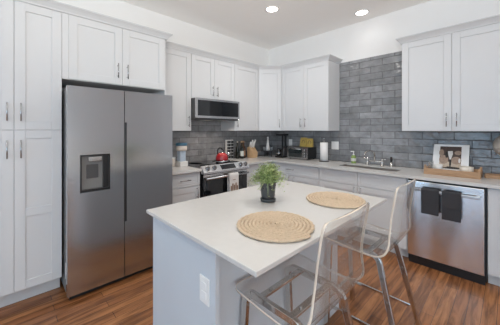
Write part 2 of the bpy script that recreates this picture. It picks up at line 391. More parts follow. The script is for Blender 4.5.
crown('trim_5', [(2.388, -0.012), (2.388, -0.353), (3.302, -0.353), (3.302, -0.012)])
# flat tops closing the cabinets behind the crowns
b = MB().box(0.011, 0.60, -3.925, -2.385, 2.401, 2.44); struct(b.build('trim_6', 'cab'))

# base cabinets
def base(mp, loc, label, u0, u1, fronts, vb=0.59):
    p = thing('base_cabinet', loc, label, 'cabinet', 'base cabinets')
    if u0 == 1.458:      # sink base: hollow carcass
        b = MB().box(u0, u0 + .018, .001, vb, .105, ZS, '', mp).box(u1 - .018, u1, .001, vb, .105, ZS, '', mp).box(u0 + .018, u1 - .018, .001, .012, .105, ZS, '', mp)
        b.box(u0 + .018, u1 - .018, .012, vb, .105, .123, '', mp).box(u0 + .018, u1 - .018, vb - .018, vb, .123, ZS, '', mp).build('body', 'cab', p)
    else: MB().box(u0, u1, 0.001, vb, 0.105, ZS, '', mp).build('body', 'cab', p)
    MB().box(u0, u1, 0.001, vb - 0.07, 0, 0.105, '', mp).build('toe_kick', 'skirt', p)
    for f in fronts: front(p, *f[:1], mp, *f[1:5], vb, *f[5:])
    return p
base(mL, (0.3, -2.17, 0), 'white base cabinet with drawer and door between refrigerator and range', -2.383, -1.952,
     [('drawer', -2.380, -1.955, 0.715, 0.872, -2.165, 0.795, False, 0.035), ('door', -2.380, -1.955, 0.112, 0.708, -2.0, 0.63)])
base(mL, (0.3, -0.92, 0), 'narrow white base cabinet right of the range at the corner', -1.178, -0.66,
     [('drawer', -1.175, -0.68, 0.715, 0.872, -0.93, 0.795, False, 0.035), ('door', -1.175, -0.68, 0.112, 0.708, -0.73, 0.63)])
base(mB, (1.05, -0.3, 0), 'white base cabinet with one wide drawer below the toaster oven', 0.001, 1.456,
     [('drawer', 0.64, 1.453, 0.715, 0.872, 0.985, 0.80, False, 0.035), ('door', 0.64, 1.005, 0.112, 0.708, 0.965, 0.635), ('door', 1.009, 1.453, 0.112, 0.708, 1.048, 0.635)])
base(mB, (1.98, -0.3, 0), 'white sink base cabinet with two false drawer fronts under the sink', 1.458, 2.505,
     [('drawer', 1.462, 1.979, 0.715, 0.872, None, None, False, 0.035), ('drawer', 1.983, 2.502, 0.715, 0.872, None, None, False, 0.035),
      ('door', 1.462, 1.979, 0.112, 0.708, 1.94, 0.635), ('door', 1.983, 2.502, 0.112, 0.708, 2.02, 0.635)])
base(mB, (3.5, -0.3, 0), 'white base cabinet at the right end beyond the dishwasher', 3.128, 3.90,
     [('door', 3.132, 3.897, 0.112, 0.872, 3.86, 0.75)])

# worktops
def slab(b, poly, z0, z1): return b.prism(poly, z0, z1, lambda a, x, y: (x, y, a))
b = MB(); SX0, SX1, SY0, SY1 = 1.665, 2.370, -0.475, -0.250
b.box(0.011, SX0, -0.648, -0.011, ZS, ZC); b.box(SX1, 3.915, -0.648, -0.011, ZS, ZC)
b.box(SX0, SX1, -0.648, SY0, ZS, ZC); b.box(SX0, SX1, SY1, -0.011, ZS, ZC); b.box(0.011, 0.648, -1.178, -0.648, ZS, ZC)
tag(b.build('worktop', 'quartz'), 'white quartz worktop running along the sink wall into the corner', 'worktop', 'quartz worktops')
tag(MB().box(0.011, 0.648, -2.384, -1.950, ZS, ZC).build('worktop', 'quartz', bevel=0.003), 'short white quartz worktop between refrigerator and range', 'worktop', 'quartz worktops')

# sink
b = MB(); t = 0.004; zb = 0.70; zr_ = 0.908; e0, e1, f0, f1 = SX0 + .001, SX1 - .001, SY0 + .001, SY1 - .001
b.box(e0, e0 + t, f0, f1, zb, zr_); b.box(e1 - t, e1, f0, f1, zb, zr_); b.box(e0 + t, e1 - t, f0, f0 + t, zb, zr_); b.box(e0 + t, e1 - t, f1 - t, f1, zb, zr_); b.box(e0, e1, f0, f1, zb - t, zb)
p = thing('sink', (2.0, -0.36, zb), 'undermount stainless steel sink in front of the bridge faucet', 'sink')
b.build('basin', 'basin_steel', p); MB().lathe((2.0, -0.36, zb), [(0.045, 0.0005), (0.045, 0.003), (0.02, 0.002)], n=20).build('drain', 'darkgrey', p)

# ------------------------------------------------------------------ refrigerator
Y0, Y1 = -3.317, -2.416; YM = -2.888
p = thing('refrigerator', (0.4, -2.87, 0), 'large stainless steel side by side refrigerator with water dispenser', 'refrigerator')
MB().box(0.02, 0.725, Y0 + 0.006, Y1 - 0.006, 0.03, 1.735).build('body', 'midgrey', p, bevel=0.004)
MB().box(0.10, 0.755, Y0 + 0.02, Y1 - 0.02, 0.0, 0.03).build('base_grille', 'black', p)
for yy in (Y0 + 0.03, Y1 - 0.09): MB().box(0.66, 0.76, yy, yy + 0.06, 1.735, 1.752).build('hinge_cover', 'darkgrey', p, bevel=0.004)
DY0, DY1, DZ0, DZ1 = -3.232, -3.008, 0.868, 1.182
d = MB()
for a0, a1, q0, q1 in ((Y0, DY0, .045, 1.75), (DY1, YM - 0.003, .045, 1.75), (DY0, DY1, .045, DZ0), (DY0, DY1, DZ1, 1.75)): d.box(0.735, 0.80, a0, a1, q0, q1)
d.box(0.735, 0.752, DY0, DY1, DZ0, DZ1)
dl = d.build('door', 'steel_fridge', p)
d = MB().box(0.735, 0.80, YM + 0.020, Y1, 0.045, 1.75).box(0.735, 0.80, YM + 0.003, YM + 0.020, 0.045, 0.55).box(0.735, 0.80, YM + 0.003, YM + 0.020, 1.46, 1.75); dr = d.build('door', 'steel_fridge', p)
MB().box(0.728, 0.760, YM - 0.0025, YM + 0.0025, 0.045, 1.75).box(0.736, 0.770, YM + 0.0026, YM + 0.0198, 0.551, 1.459).build('grip_recess', 'black', p)
f = MB(); w = 0.012
for a0, a1, q0, q1 in ((DY0, DY0 + w, DZ0, DZ1), (DY1 - w, DY1, DZ0, DZ1), (DY0 + w, DY1 - w, DZ0, DZ0 + 0.02), (DY0 + w, DY1 - w, DZ1 - w, DZ1)): f.box(0.752, 0.803, a0, a1, q0, q1)
f.build('dispenser_frame', 'black', dl)
MB().box(0.753, 0.770, DY0 + w, DY1 - 0.052, DZ0 + 0.02, DZ1 - w).build('dispenser_panel', 'midgrey', dl)
MB().box(0.753, 0.790, DY1 - 0.052, DY1 - w, DZ0 + 0.02, DZ1 - w).build('dispenser_side', 'black', dl)
MB().box(0.770, 0.776, DY0 + 0.05, DY1 - 0.085, DZ0 + 0.11, DZ1 - 0.085).build('dispenser_paddle', 'darkgrey', dl, bevel=0.002)
MB().box(0.770, 0.800, DY0 + 0.06, DY1 - 0.062, DZ1 - 0.058, DZ1 - 0.02).build('dispenser_nozzle', 'nickel', dl, bevel=0.004)
MB().box(0.70, 0.728, Y0 + 0.001, Y0 + 0.004, 0.16, 0.29).build('rating_label', 'white', p)

# ------------------------------------------------------------------ range
RY0, RY1 = -1.946, -1.182
p = thing('kitchen_range', (0.33, -1.56, 0), 'stainless steel electric range with black glass top and front knobs', 'range')
MB().box(0.03, 0.618, RY0, RY1, 0.04, 0.90).build('body', 'black', p)
MB().box(0.03, 0.60, RY0, RY1, 0.90, 0.921).build('cooktop', 'blackglass', p, bevel=0.003)
for cx, cy, r in ((0.20, -1.76, .10), (0.20, -1.38, .08), (0.44, -1.76, .09), (0.44, -1.37, .105)):
    MB().lathe((cx, cy, 0.9211), [(r, 0), (r, 0.0004), (r - 0.004, 0.0004), (r - 0.004, 0)], n=40).build('burner_ring', 'darkgrey', p)
cpan = MB().prism([(0.601, 0.90), (0.601, 0.940), (0.618, 0.942), (0.690, 0.868), (0.690, 0.845), (0.619, 0.845)], RY0, RY1, lambda a, x, z: (x, a, z)).build('control_panel', 'steel', p, bevel=0.003)
sl = Vector((0.072, 0, -0.074)).normalized(); nn = Vector((0.074, 0, 0.072)).normalized(); pc = Vector((0.654, 0, 0.905))
mS = lambda u, a, h: tuple(pc + Vector((0, u, 0)) + sl * a + nn * h)
MB().box(-1.665, -1.425, -0.036, 0.036, 0.0, 0.002, '', mS).build('display', 'screen', cpan)
for ku in (-1.875, -1.775, -1.325, -1.235):
    b = MB(); ring = []
    vs = []; n = 20
    for r, h in ((0.031, 0.0), (0.031, 0.006), (0.024, 0.008), (0.022, 0.030), (0.018, 0.032)):
        for k in range(n): a = 2 * math.pi * k / n; vs.append(mS(ku + r * math.cos(a), r * math.sin(a), h))
    fs = [(i * n + k, i * n + (k + 1) % n, (i + 1) * n + (k + 1) % n, (i + 1) * n + k) for i in range(4) for k in range(n)] + [tuple(range(4 * n, 5 * n))]
    b.add(vs, fs[:n], 'chrome', True); b.add(vs, fs[n:2 * n], 'black', True); b.add(vs, fs[2 * n:3 * n], 'nickel', True); b.add(vs, fs[3 * n:], 'darkgrey', True); b.build('knob', 'nickel', cpan)
d = MB().box(0.62, 0.650, RY0 + 0.012, RY1 - 0.012, 0.215, 0.836).build('oven_door', 'blackglass', p, bevel=0.003)
MB().box(0.6505, 0.653, RY0 + 0.012, RY1 - 0.012, 0.800, 0.832).build('door_rail', 'steel', d)
MB().box(0.6505, 0.653, RY0 + 0.012, RY1 - 0.012, 0.215, 0.300).build('door_rail', 'steel', d)
h = MB().tube([(0.700, RY0 + 0.03, 0.790), (0.700, RY1 - 0.03, 0.790)], 0.015, n=12)
for yy in (RY0 + 0.05, RY1 - 0.05): h.box(0.6535, 0.700, yy - 0.012, yy + 0.012, 0.780, 0.800)
h.build('handle', 'steel', d)
MB().box(0.62, 0.652, RY0 + 0.012, RY1 - 0.012, 0.05, 0.205).build('storage_drawer', 'steel', p, bevel=0.003)

# draped towels: a strip folded over a bar; along = axis of the bar
def drape(mp, u0, u1, v, z, r, front_len, back_len, wav=0.003, nu=14):
    pts = []
    for i in range(9): pts.append((v - r, z - back_len * (1 - i / 8)))
    for i in range(1, 8): a = math.pi - math.pi * i / 8; pts.append((v + r * math.cos(a), z + r * math.sin(a)))
    for i in range(15): pts.append((v + r, z - front_len * i / 14))
    vs = []; n = nu + 1
    for j, (pv, pz) in enumerate(pts):
        for i in range(n):
            u = u0 + (u1 - u0) * i / nu; dd = max(0, (z - pz))
            off = 0.5 * wav * math.sin(i / nu * 8 + 1.0) * min(1, dd * 8) * (1 if pv > v else 0.3)
            vs.append(mp(u, pv + off + (0.012 * dd if pv > v else 0.0), pz))
    fs = [(j * n + i, j * n + i + 1, (j + 1) * n + i + 1, (j + 1) * n + i) for j in range(len(pts) - 1) for i in range(nu)]
    return MB().add(vs, fs, '', True)
p = thing('tea_towel', (0.70, -1.495, 0.79), 'white tea towel with brown print hanging from the oven handle', 'towel')
t_ = drape(mL, -1.578, -1.420, 0.700, 0.798, 0.021, 0.30, 0.22, 0.004).build('cloth', 'cloth', p, solid=0.004)
b = MB()
for i, (a, zl, zh) in enumerate(((-1.552, .515, .655), (-1.525, .52, .685), (-1.497, .515, .66), (-1.470, .52, .69), (-1.444, .515, .65))):
    MB().box(a - 0.009, a + 0.009, 0.7275, 0.7292, zl, zh, '', mL).build('printed_motif', 'brownink', t_)
MB().box(-1.52, -1.475, 0.7265, 0.7280, 0.73, 0.737, '', mL).build('printed_motif', 'brownink', t_)

# ------------------------------------------------------------------ microwave
p = thing('microwave_oven', (0.25, -1.54, 1.525), 'stainless and black over-range microwave under the short cupboard', 'microwave')
MY0, MY1 = -1.916, -1.1735
MB().box(0.012, 0.435, MY0, MY1, 1.525, 1.808).build('body', 'darkgrey', p)
fr = MB()
for a0, a1, q0, q1 in ((MY0, MY1, 1.782, 1.808), (MY0, MY1, 1.547, 1.578), (MY0, MY0 + 0.022, 1.578, 1.782), (MY1 - 0.022, MY1, 1.578, 1.782)): fr.box(0.436, 0.466, a0, a1, q0, q1)
d = fr.build('door', 'steel', p)
MB().box(0.436, 0.462, MY0 + 0.022, MY1 - 0.20, 1.578, 1.782).build('window', 'blackglass', d)
MB().box(0.436, 0.463, MY1 - 0.199, MY1 - 0.022, 1.578, 1.782).build('control_panel', 'screen', p)
for a in (-1.72, -1.42): MB().box(0.24, 0.36, a, a + 0.14, 1.5225, 1.5245).build('task_light_lens', 'white', p)

# ------------------------------------------------------------------ dishwasher
p = thing('dishwasher', (2.815, -0.3, 0), 'stainless steel dishwasher with bar handle right of the sink', 'dishwasher')
DX0, DX1 = 2.510, 3.122
MB().box(DX0, DX1, -0.58, -0.02, 0.02, 0.878).build('body', 'black', p)
d = MB().box(DX0 + 0.004, DX1 - 0.014, -0.628, -0.581, 0.092, 0.862).build('door', 'steel_dw', p, bevel=0.004)
h = MB().box(DX0 + 0.03, DX1 - 0.035, -0.682, -0.668, 0.772, 0.797)
for xx in (DX0 + 0.05, DX1 - 0.055): h.box(xx - .012, xx + .012, -0.670, -0.6275, 0.776, 0.793)
h.build('handle', 'steel', d, bevel=0.003)
MB().box(DX0 + 0.01, DX1 - 0.01, -0.60, -0.582, 0.0, 0.085).build('toe_plate', 'black', p)
for u0, u1, fl, lab in ((2.648, 2.790, 0.235, 'left of two charcoal hand towels folded over the dishwasher handle'), (2.815, 2.955, 0.255, 'right of two charcoal hand towels folded over the dishwasher handle')):
    p = thing('hand_towel', ((u0 + u1) / 2, -0.675, 0.8), lab, 'towel', 'charcoal towels on the dishwasher')
    c_ = drape(mB, u0, u1, 0.675, 0.797, 0.0125, fl, fl - 0.03, 0.004).build('cloth', 'towel', p, solid=0.006)
    MB().box(u0 - 0.001, u1 + 0.001, 0.6905, 0.6985, 0.797 - fl * 0.55, 0.8, '', mB).build('fold', 'towel', c_, bevel=0.004)

# ------------------------------------------------------------------ island
IX0, IX1, IY0, IY1 = 1.7484, 2.6694, -3.0676, -1.777
p = thing('island_cabinet', (2.05, -2.43, 0), 'white kitchen island cabinet with plain end panel under the large worktop', 'island')
MB().box(1.775, 2.325, IY0 + 0.058, IY1 - 0.03, 0.0, 0.893).build('body', 'island', p)
MB().box(1.757, 2.390, IY0 + 0.0376, IY0 + 0.0576, 0.0, 0.893).build('end_panel', 'island', p)
MB().box(2.3255, 2.337, IY0 + 0.0586, IY1 - 0.03, 0.0, 0.09).build('baseboard', 'island', p)
tag(MB().box(IX0, IX1, IY0, IY1, 0.8935, ZC).build('worktop', 'quartz', bevel=0.003), 'large white quartz worktop on the island holding the potted plant', 'worktop', 'quartz worktops')
def plate(name, mp, u, z, w, hh, v, label, slots):
    p = thing(name, mp(u, v, z), label, 'outlet', 'wall plates')
    MB().box(u - w / 2, u + w / 2, v, v + 0.006, z - hh / 2, z + hh / 2, '', mp).build('cover_plate', 'white', p, bevel=0.002)
    for du, dz, sw, sh in slots: MB().box(u + du - sw / 2, u + du + sw / 2, v + 0.006, v + 0.0085, z + dz - sh / 2, z + dz + sh / 2, '', mp).build('insert', 'paper', p)
mI = lambda u, v, z: (u, IY0 + 0.0376 - v, z)
plate('power_outlet', mI, 2.312, 0.675, 0.072, 0.118, 0.0, 'white outlet plate on the island end panel', [(0, 0.02, .034, .03), (0, -0.02, .034, .03)])
plate('power_outlet', mB, 0.535, 1.165, 0.072, 0.118, 0.0105, 'white outlet on grey tile behind the toaster oven', [(0, 0.02, .034, .03), (0, -0.02, .034, .03)])
plate('light_switch', mB, 1.385, 1.150, 0.118, 0.122, 0.0105, 'white double switch plate on grey tile beside the paper towel', [(-.024, 0, .034, .066), (.024, 0, .034, .066)])

# placemats: coiled jute rope
def placemat(cx, cy, label):
    path = []; turns = 10; R = 0.194; n = turns * 90
    for i in range(n + 1):
        t = i / n; r = 0.006 + (R - 0.006) * t; a = 2 * math.pi * turns * t
        r2 = r + 0.0020 * math.sin(a * 29)
        path.append((cx + r2 * math.cos(a), cy + r2 * math.sin(a), ZC + 0.0076 + 0.0012 * math.sin(a * 29 + 1)))
    prof = [(0.0094 * math.cos(2 * math.pi * k / 8), 0.0062 * math.sin(2 * math.pi * k / 8)) for k in range(8)]
    return tag(MB().sweep(path, prof).build('placemat', 'jute'), label, 'placemat', 'round woven placemats')
placemat(2.452, -2.705, 'round woven jute placemat nearest the near end of the island')
placemat(2.440, -2.062, 'round woven jute placemat at the far right corner of the island')

# plant
px, py = 2.135, -2.409
p = thing('potted_plant', (px, py, ZC), 'small leafy green plant in a dark grey pot on the island', 'plant')
MB().lathe((px, py, ZC), [(0.040, 0), (0.050, 0.004), (0.052, 0.020), (0.048, 0.022), (0.043, 0.012), (0.01, 0.010)], n=32).build('saucer', 'pot', p)
b = MB().lathe((px, py, ZC), [(0.038, 0.0105), (0.042, 0.013), (0.0475, 0.06), (0.053, 0.122), (0.055, 0.127), (0.050, 0.128), (0.048, 0.112), (0.02, 0.110)], n=32)
pot = b.build('pot', 'pot', p)
b = MB()
for k in range(14):
    a = k * 2.4; z = 0.03 + 0.085 * ((k * 0.37) % 1); r = 0.0395 + 0.0115 * (z - 0.013) / 0.119 + 0.0030
    MB().sphere((px + r * math.cos(a), py + r * math.sin(a), ZC + z), 0.0045, n=8).build('dimple', 'black', pot)
MB().lathe((px, py, ZC), [(0.047, 0.1125), (0.047, 0.116), (0.01, 0.120)], n=20).build('soil', 'soil', p)
fo = MB(); rnd = random.Random(3)
for k in range(400):
    a = rnd.uniform(0, 2 * math.pi); sp = rnd.random() ** 0.7; r0 = 0.036 * rnd.random()
    reach = 0.012 + 0.098 * sp; top = 0.130 * (1 - 0.70 * sp ** 2) * rnd.uniform(0.55, 1.12)
    droop = rnd.uniform(0, 0.05) * sp + (0.07 if rnd.random() < 0.06 else 0)
    base_ = Vector((px + r0 * math.cos(a), py + r0 * math.sin(a), ZC + 0.116)); d = Vector((math.cos(a), math.sin(a), 0)); sd = Vector((-d.y, d.x, 0))
    pts = []
    for i in range(6):
        t = i / 5; pts.append(base_ + d * reach * t ** 1.15 + Vector((0, 0, top * math.sin(t * 1.75) - droop * t ** 3)))
    mm = 'leafpale' if rnd.random() < 0.6 else 'leaf'
    w0 = rnd.uniform(0.0016, 0.0032); vs = []
    for i, q in enumerate(pts):
        w = w0 * (1 - (i / 5) ** 2 * 0.85); vs += [q - sd * w, q + sd * w]
    fo.add(vs, [(2 * i, 2 * i + 1, 2 * i + 3, 2 * i + 2) for i in range(5)], mm, True)
    for i in range(2, 6):
        for s_ in (-1, 1):
            if rnd.random() < 0.7:
                q = pts[i]; dd = (sd * s_ * rnd.uniform(.6, 1) + d * rnd.uniform(-.3, .6) + Vector((0, 0, rnd.uniform(-.4, .9)))).normalized()
                L_ = rnd.uniform(0.010, 0.024); ww = dd.cross(Vector((rnd.random(), rnd.random(), rnd.random()))).normalized() * rnd.uniform(.0020, .0040)
                fo.add([q, q + dd * L_ * .5 + ww, q + dd * L_, q + dd * L_ * .5 - ww], [(0, 1, 2, 3)], mm)
fo.build('foliage', 'leaf', p)

# ------------------------------------------------------------------ bar stools
def bar_stool(cy, label):
    cx = 2.55
    p = thing('bar_stool', (cx, cy, 0), label, 'stool', 'acrylic bar stools')
    # shell: profile in x/z swept across y
    kp = [(2.347, .652), (2.43, .646), (2.52, .638), (2.60, .633), (2.67, .632), (2.715, .639), (2.750, .664), (2.768, .710), (2.769, .780), (2.775, .87), (2.789, .96), (2.806, 1.058)]
    def cr(P, t):
        i = min(int(t), len(P) - 2); f = t - i; p0 = P[max(i - 1, 0)]; p1 = P[i]; p2 = P[i + 1]; p3 = P[min(i + 2, len(P) - 1)]
        return tuple(0.5 * (2 * p1[c] + (p2[c] - p0[c]) * f + (2 * p0[c] - 5 * p1[c] + 4 * p2[c] - p3[c]) * f * f + (3 * p1[c] - p0[c] - 3 * p2[c] + p3[c]) * f ** 3) for c in (0, 1))
    ts = [0, .02, .06, .12, .2, .32, .45, .6]; ts += [0.8 + .2 * i for i in range(49)]; ts = [t for t in ts if t < 10.35] + [10.4, 10.55, 10.68, 10.78, 10.87, 10.93, 10.97, 11]
    prof = [cr(kp, t) for t in ts]
    arc = [0]
    for i in range(1, len(prof)): arc.append(arc[-1] + math.dist(prof[i], prof[i - 1]))
    tot = arc[-1]; nu = 12; vs = []
    for (x, z), s_, t in zip(prof, arc, ts):
        f = min(1, max(0, (t - 6.0) / 3.0)); f = f * f * (3 - 2 * f)
        hw = 0.246 * (1 - f) + 0.204 * f
        f2 = min(1, max(0, (t - 9) / 2)); hw += 0.004 * f2
        for dd, rr in ((s_, 0.05), (tot - s_, 0.032)):
            if dd < rr: hw += -rr + math.sqrt(max(0, rr * rr - (rr - dd) ** 2))
        for i in range(nu + 1):
            w = -1 + 2 * i / nu
            vs.append((x + 0.012 * f * (1 - w * w), cy + hw * w, z - 0.006 * (1 - f) * (1 - w * w)))
    n = nu + 1
    fs = [(j * n + i, j * n + i + 1, (j + 1) * n + i + 1, (j + 1) * n + i) for j in range(len(prof) - 1) for i in range(nu)]
    b = MB(); b.add(vs, fs, 'acrylic', True); b._mi('acrylic_edge')
    o = b.build('seat_shell', 'acrylic', p)
    md = o.modifiers.new('solid', 'SOLIDIFY'); md.thickness = 0.011; md.offset = 0; md.material_offset_rim = 1
    bar = [(-0.007, -0.013), (0.007, -0.013), (0.007, 0.013), (-0.007, 0.013)]
    zt = 0.612
    for s_ in (-1, 1):
        def leg(pts, name='leg'):
            P = []
            for x, z in pts: P.append((x, cy + s_ * (0.164 + 0.048 * (zt - z) / zt), z))
            return MB().sweep(P, bar, (0, s_, 0.0001), '', False)
        arcp = lambda cx_, cz_, r, a0, a1: [(cx_ + r * math.cos(math.radians(a0 + (a1 - a0) * k / 8)), cz_ + r * math.sin(math.radians(a0 + (a1 - a0) * k / 8))) for k in range(9)]
        bb = [(-0.013, -0.007), (0.013, -0.007), (0.013, 0.007), (-0.013, 0.007)]
        def strip(pts, name):
            P = [Vector((x, cy + s_ * (0.164 + 0.048 * (zt - z) / zt), z)) for x, z in pts]
            b = MB(); vs = []
            for i, q in enumerate(P):
                t = (P[min(i + 1, len(P) - 1)] - P[max(i - 1, 0)]).normalized(); yv = Vector((0, 1, 0)); nv = t.cross(yv).normalized()
                for a, c in ((-0.011, -0.016), (0.011, -0.016), (0.011, 0.016), (-0.011, 0.016)): vs.append(q + yv * a + nv * c)
            fs = [(4 * i + k, 4 * i + (k + 1) % 4, 4 * i + 4 + (k + 1) % 4, 4 * i + 4 + k) for i in range(len(P) - 1) for k in range(4)]
            fs += [(0, 1, 2, 3), tuple(4 * (len(P) - 1) + k for k in range(4))]
            return b.add(vs, fs).build(name, 'chrome', p, bevel=0.003)
        strip([(2.362, 0.0), (2.364, 0.556)] + arcp(2.414, 0.557, 0.050, 180, 100), 'leg')
        strip([(2.402, zt - 0.003)] + [(2.41 + 0.04 * k, zt - 0.004) for k in range(7)], 'side_rail')
        strip(arcp(2.645, 0.552, 0.055, 88, 8) + [(2.838, 0.0)], 'leg')
        yz = lambda z: cy + s_ * (0.164 + 0.048 * (zt - z) / zt)
        MB().box(2.370, 2.780, yz(.165) - .006, yz(.165) + .006, .155, .175).build('stretcher', 'chrome', p, bevel=0.002)
    MB().box(2.352, 2.374, cy - .206, cy + .206, .195, .217).build('footrest', 'chrome', p, bevel=0.002)
    for xx in (2.455, 2.630):
        r = MB().box(xx - 0.016, xx + 0.016, cy - 0.154, cy + 0.154, zt - 0.008, zt + 0.006).build('cross_rail', 'chrome', p, bevel=0.002)
        for yy in (-0.09, 0.09): MB().lathe((xx, cy + yy, zt + 0.006), [(0.009, 0), (0.009, 0.006), (0.004, 0.009)], n=14).build('screw', 'nickel', r)
    return p
st = bar_stool(-2.66, 'clear acrylic bar stool with chrome legs nearest the camera, before the near placemat')
dup(st, (2.555, -1.845, 0), 'clear acrylic bar stool with chrome legs farther from camera, towards the dishwasher')

# ------------------------------------------------------------------ faucet and soap
p = thing('bridge_faucet', (2.0, -0.11, ZC), 'chrome bridge faucet with two lever handles behind the sink', 'faucet')
b = MB()
for xx in (1.905, 2.095): b.lathe((xx, -0.11, ZC), [(0.022, 0), (0.022, 0.006), (0.013, 0.012), (0.012, 0.075), (0.015, 0.08)], n=16)
b.tube([(1.905, -0.11, ZC + .055), (2.095, -0.11, ZC + .055)], 0.010); b.build('bridge', 'chrome', p)
sp_ = [(2.0, -0.11, ZC + .05), (2.0, -0.11, ZC + .150)]
for k in range(1, 9): a = math.pi * k / 8; sp_.append((2.0 - 0.035 * (1 - math.cos(a)) , -0.11 - 0.075 * (1 - math.cos(a)), ZC + .150 + 0.050 * math.sin(a)))
sp_.append((1.93, -0.26, ZC + .125)); MB().tube(sp_, 0.0105, n=12).build('spout', 'chrome', p)
for xx, s_ in ((1.905, -1), (2.095, 1)): MB().tube([(xx, -0.11, ZC + .085), (xx + s_ * 0.05, -0.13, ZC + .092)], 0.006).sphere((xx, -0.11, ZC + .083), 0.013, n=12).build('lever', 'chrome', p)
p = thing('side_sprayer', (2.205, -0.11, ZC), 'chrome side sprayer with black tip right of the faucet', 'sprayer')
MB().lathe((2.205, -0.11, ZC), [(0.022, 0), (0.022, 0.006), (0.014, 0.02), (0.012, 0.06)], n=16).build('base', 'chrome', p)
MB().lathe((2.205, -0.11, ZC), [(0.011, 0.061), (0.015, 0.09), (0.013, 0.125), (0.008, 0.13)], n=16).build('spray_head', 'black', p)
p = thing('soap_bottle', (1.707, -0.09, ZC), 'green liquid soap bottle with white pump on the worktop', 'bottle')
MB().lathe((1.707, -0.09, ZC), [(0.030, 0), (0.034, 0.006), (0.034, 0.085), (0.028, 0.105), (0.014, 0.115)], n=20).build('bottle', 'soap', p)
MB().lathe((1.707, -0.09, ZC), [(0.0345, 0.03), (0.0347, 0.032), (0.0347, 0.07), (0.0345, 0.072)], n=20).build('label', 'label', p)
MB().lathe((1.707, -0.09, ZC), [(0.012, 0.1155), (0.012, 0.13), (0.005, 0.132), (0.005, 0.165)], n=12).box(1.667, 1.715, -0.096, -0.084, ZC + .16, ZC + .172).build('pump', 'white', p)

# ------------------------------------------------------------------ paper towel, toaster oven
p = thing('paper_towel_holder', (1.313, -0.22, ZC), 'upright paper towel roll on metal stand beside switch plate', 'paper towel')
MB().lathe((1.313, -0.22, ZC), [(0.075, 0), (0.075, 0.008), (0.02, 0.012)], n=28).build('base', 'darkgrey', p)
MB().lathe((1.313, -0.22, ZC), [(0.006, 0.012), (0.006, 0.325), (0.012, 0.335), (0.010, 0.35), (0.004, 0.354)], n=14).build('rod', 'nickel', p)
MB().lathe((1.313, -0.22, ZC), [(0.020, 0.012), (0.056, 0.0125), (0.057, 0.285), (0.020, 0.2855)], n=32).build('paper_roll', 'paper', p)
TX0, TX1, TY0, TY1 = 0.685, 1.070, -0.285, -0.035
p = thing('toaster_oven', ((TX0 + TX1) / 2, (TY0 + TY1) / 2, ZC), 'black and silver toaster oven with glass door on the worktop', 'toaster oven')
MB().box(TX0, TX1, TY0, TY1, ZC + .014, ZC + .198).build('body', 'black', p, bevel=0.006)
for xx in (TX0 + .03, TX1 - .03):
    for yy in (TY0 + .03, TY1 - .03): MB().lathe((xx, yy, ZC), [(0.014, 0), (0.014, 0.0138)], n=12).build('foot', 'black', p)
f = MB()
for x0, x1, z0, z1 in ((TX0, TX1, .178, .198), (TX0, TX1, .014, .034), (TX0, TX0 + .016, .034, .178), (TX1 - .10, TX1 - .088, .034, .178), (TX1 - .018, TX1, .034, .178)): f.box(x0, x1, TY0 - .012, TY0 - .0005, ZC + z0, ZC + z1)
f.build('front_frame', 'nickel', p)
d = MB().box(TX0 + .016, TX1 - .10, TY0 - .010, TY0 - .0005, ZC + .034, ZC + .178).build('glass_door', 'ovenglass', p)
MB().tube([(TX0 + .03, TY0 - .03, ZC + .168), (TX1 - .115, TY0 - .03, ZC + .168)], 0.006).build('handle', 'nickel', d)
c_ = MB().box(TX1 - .088, TX1 - .018, TY0 - .009, TY0 - .0005, ZC + .034, ZC + .178).build('control_strip', 'darkgrey', p)
for zz in (.06, .106, .152): MB().lathe((TX1 - .053, TY0 - .009, ZC + zz), [(0.016, 0), (0.014, -0.018), (0.005, -0.019)], n=16, axis=1).build('knob', 'nickel', c_)
# yellow packets standing on top
for x0, x1, hh, tilt, lab in ((0.832, 0.955, .150, .03, 'yellow packet with dark print standing on the toaster oven, left one'), (0.962, 1.070, .138, -.02, 'yellow packet with dark print standing on the toaster oven, right one')):
    zz = ZC + .1995; p = thing('snack_packet', ((x0 + x1) / 2, -0.13, zz), lab, 'packet', 'yellow packets on the toaster oven')
    mP = lambda u, v, z: (u + tilt * (z - zz), -0.115 - v, z)
    b = MB(); xm = (x0 + x1) / 2
    b.prism([(0, 0), (0.045, 0), (0.030, hh * .8), (0.020, hh), (0.012, hh), (0.004, hh * .8)], x0, x1, lambda a, v, z: mP(a, v, zz + z))
    k_ = b.build('packet', 'yellow', p, bevel=0.004)
    q = MB(); vv = lambda z: 0.0448 - 0.015 * (z / (hh * .8)) + .0008
    for i in range(10):
        a0 = -0.4 + i * 0.42; a1 = a0 + 0.42
        pts = [(0.034 * math.cos(a) * (.8 if x0 < .9 else .9), 0.036 * math.sin(a) + hh * .5) for a in (a0, a1)]
        (xa, za), (xb, zb_) = pts
        q.add([mP(xm + xa, vv(za), zz + za), mP(xm + xb, vv(zb_), zz + zb_), mP(xm + xb * .72, vv(zb_ * .9 + hh * .05), zz + (zb_ - hh * .5) * .72 + hh * .5), mP(xm + xa * .72, vv(za * .9 + hh * .05), zz + (za - hh * .5) * .72 + hh * .5)], [(0, 1, 2, 3)])
    q.build('printed_mark', 'ph_dark', k_)

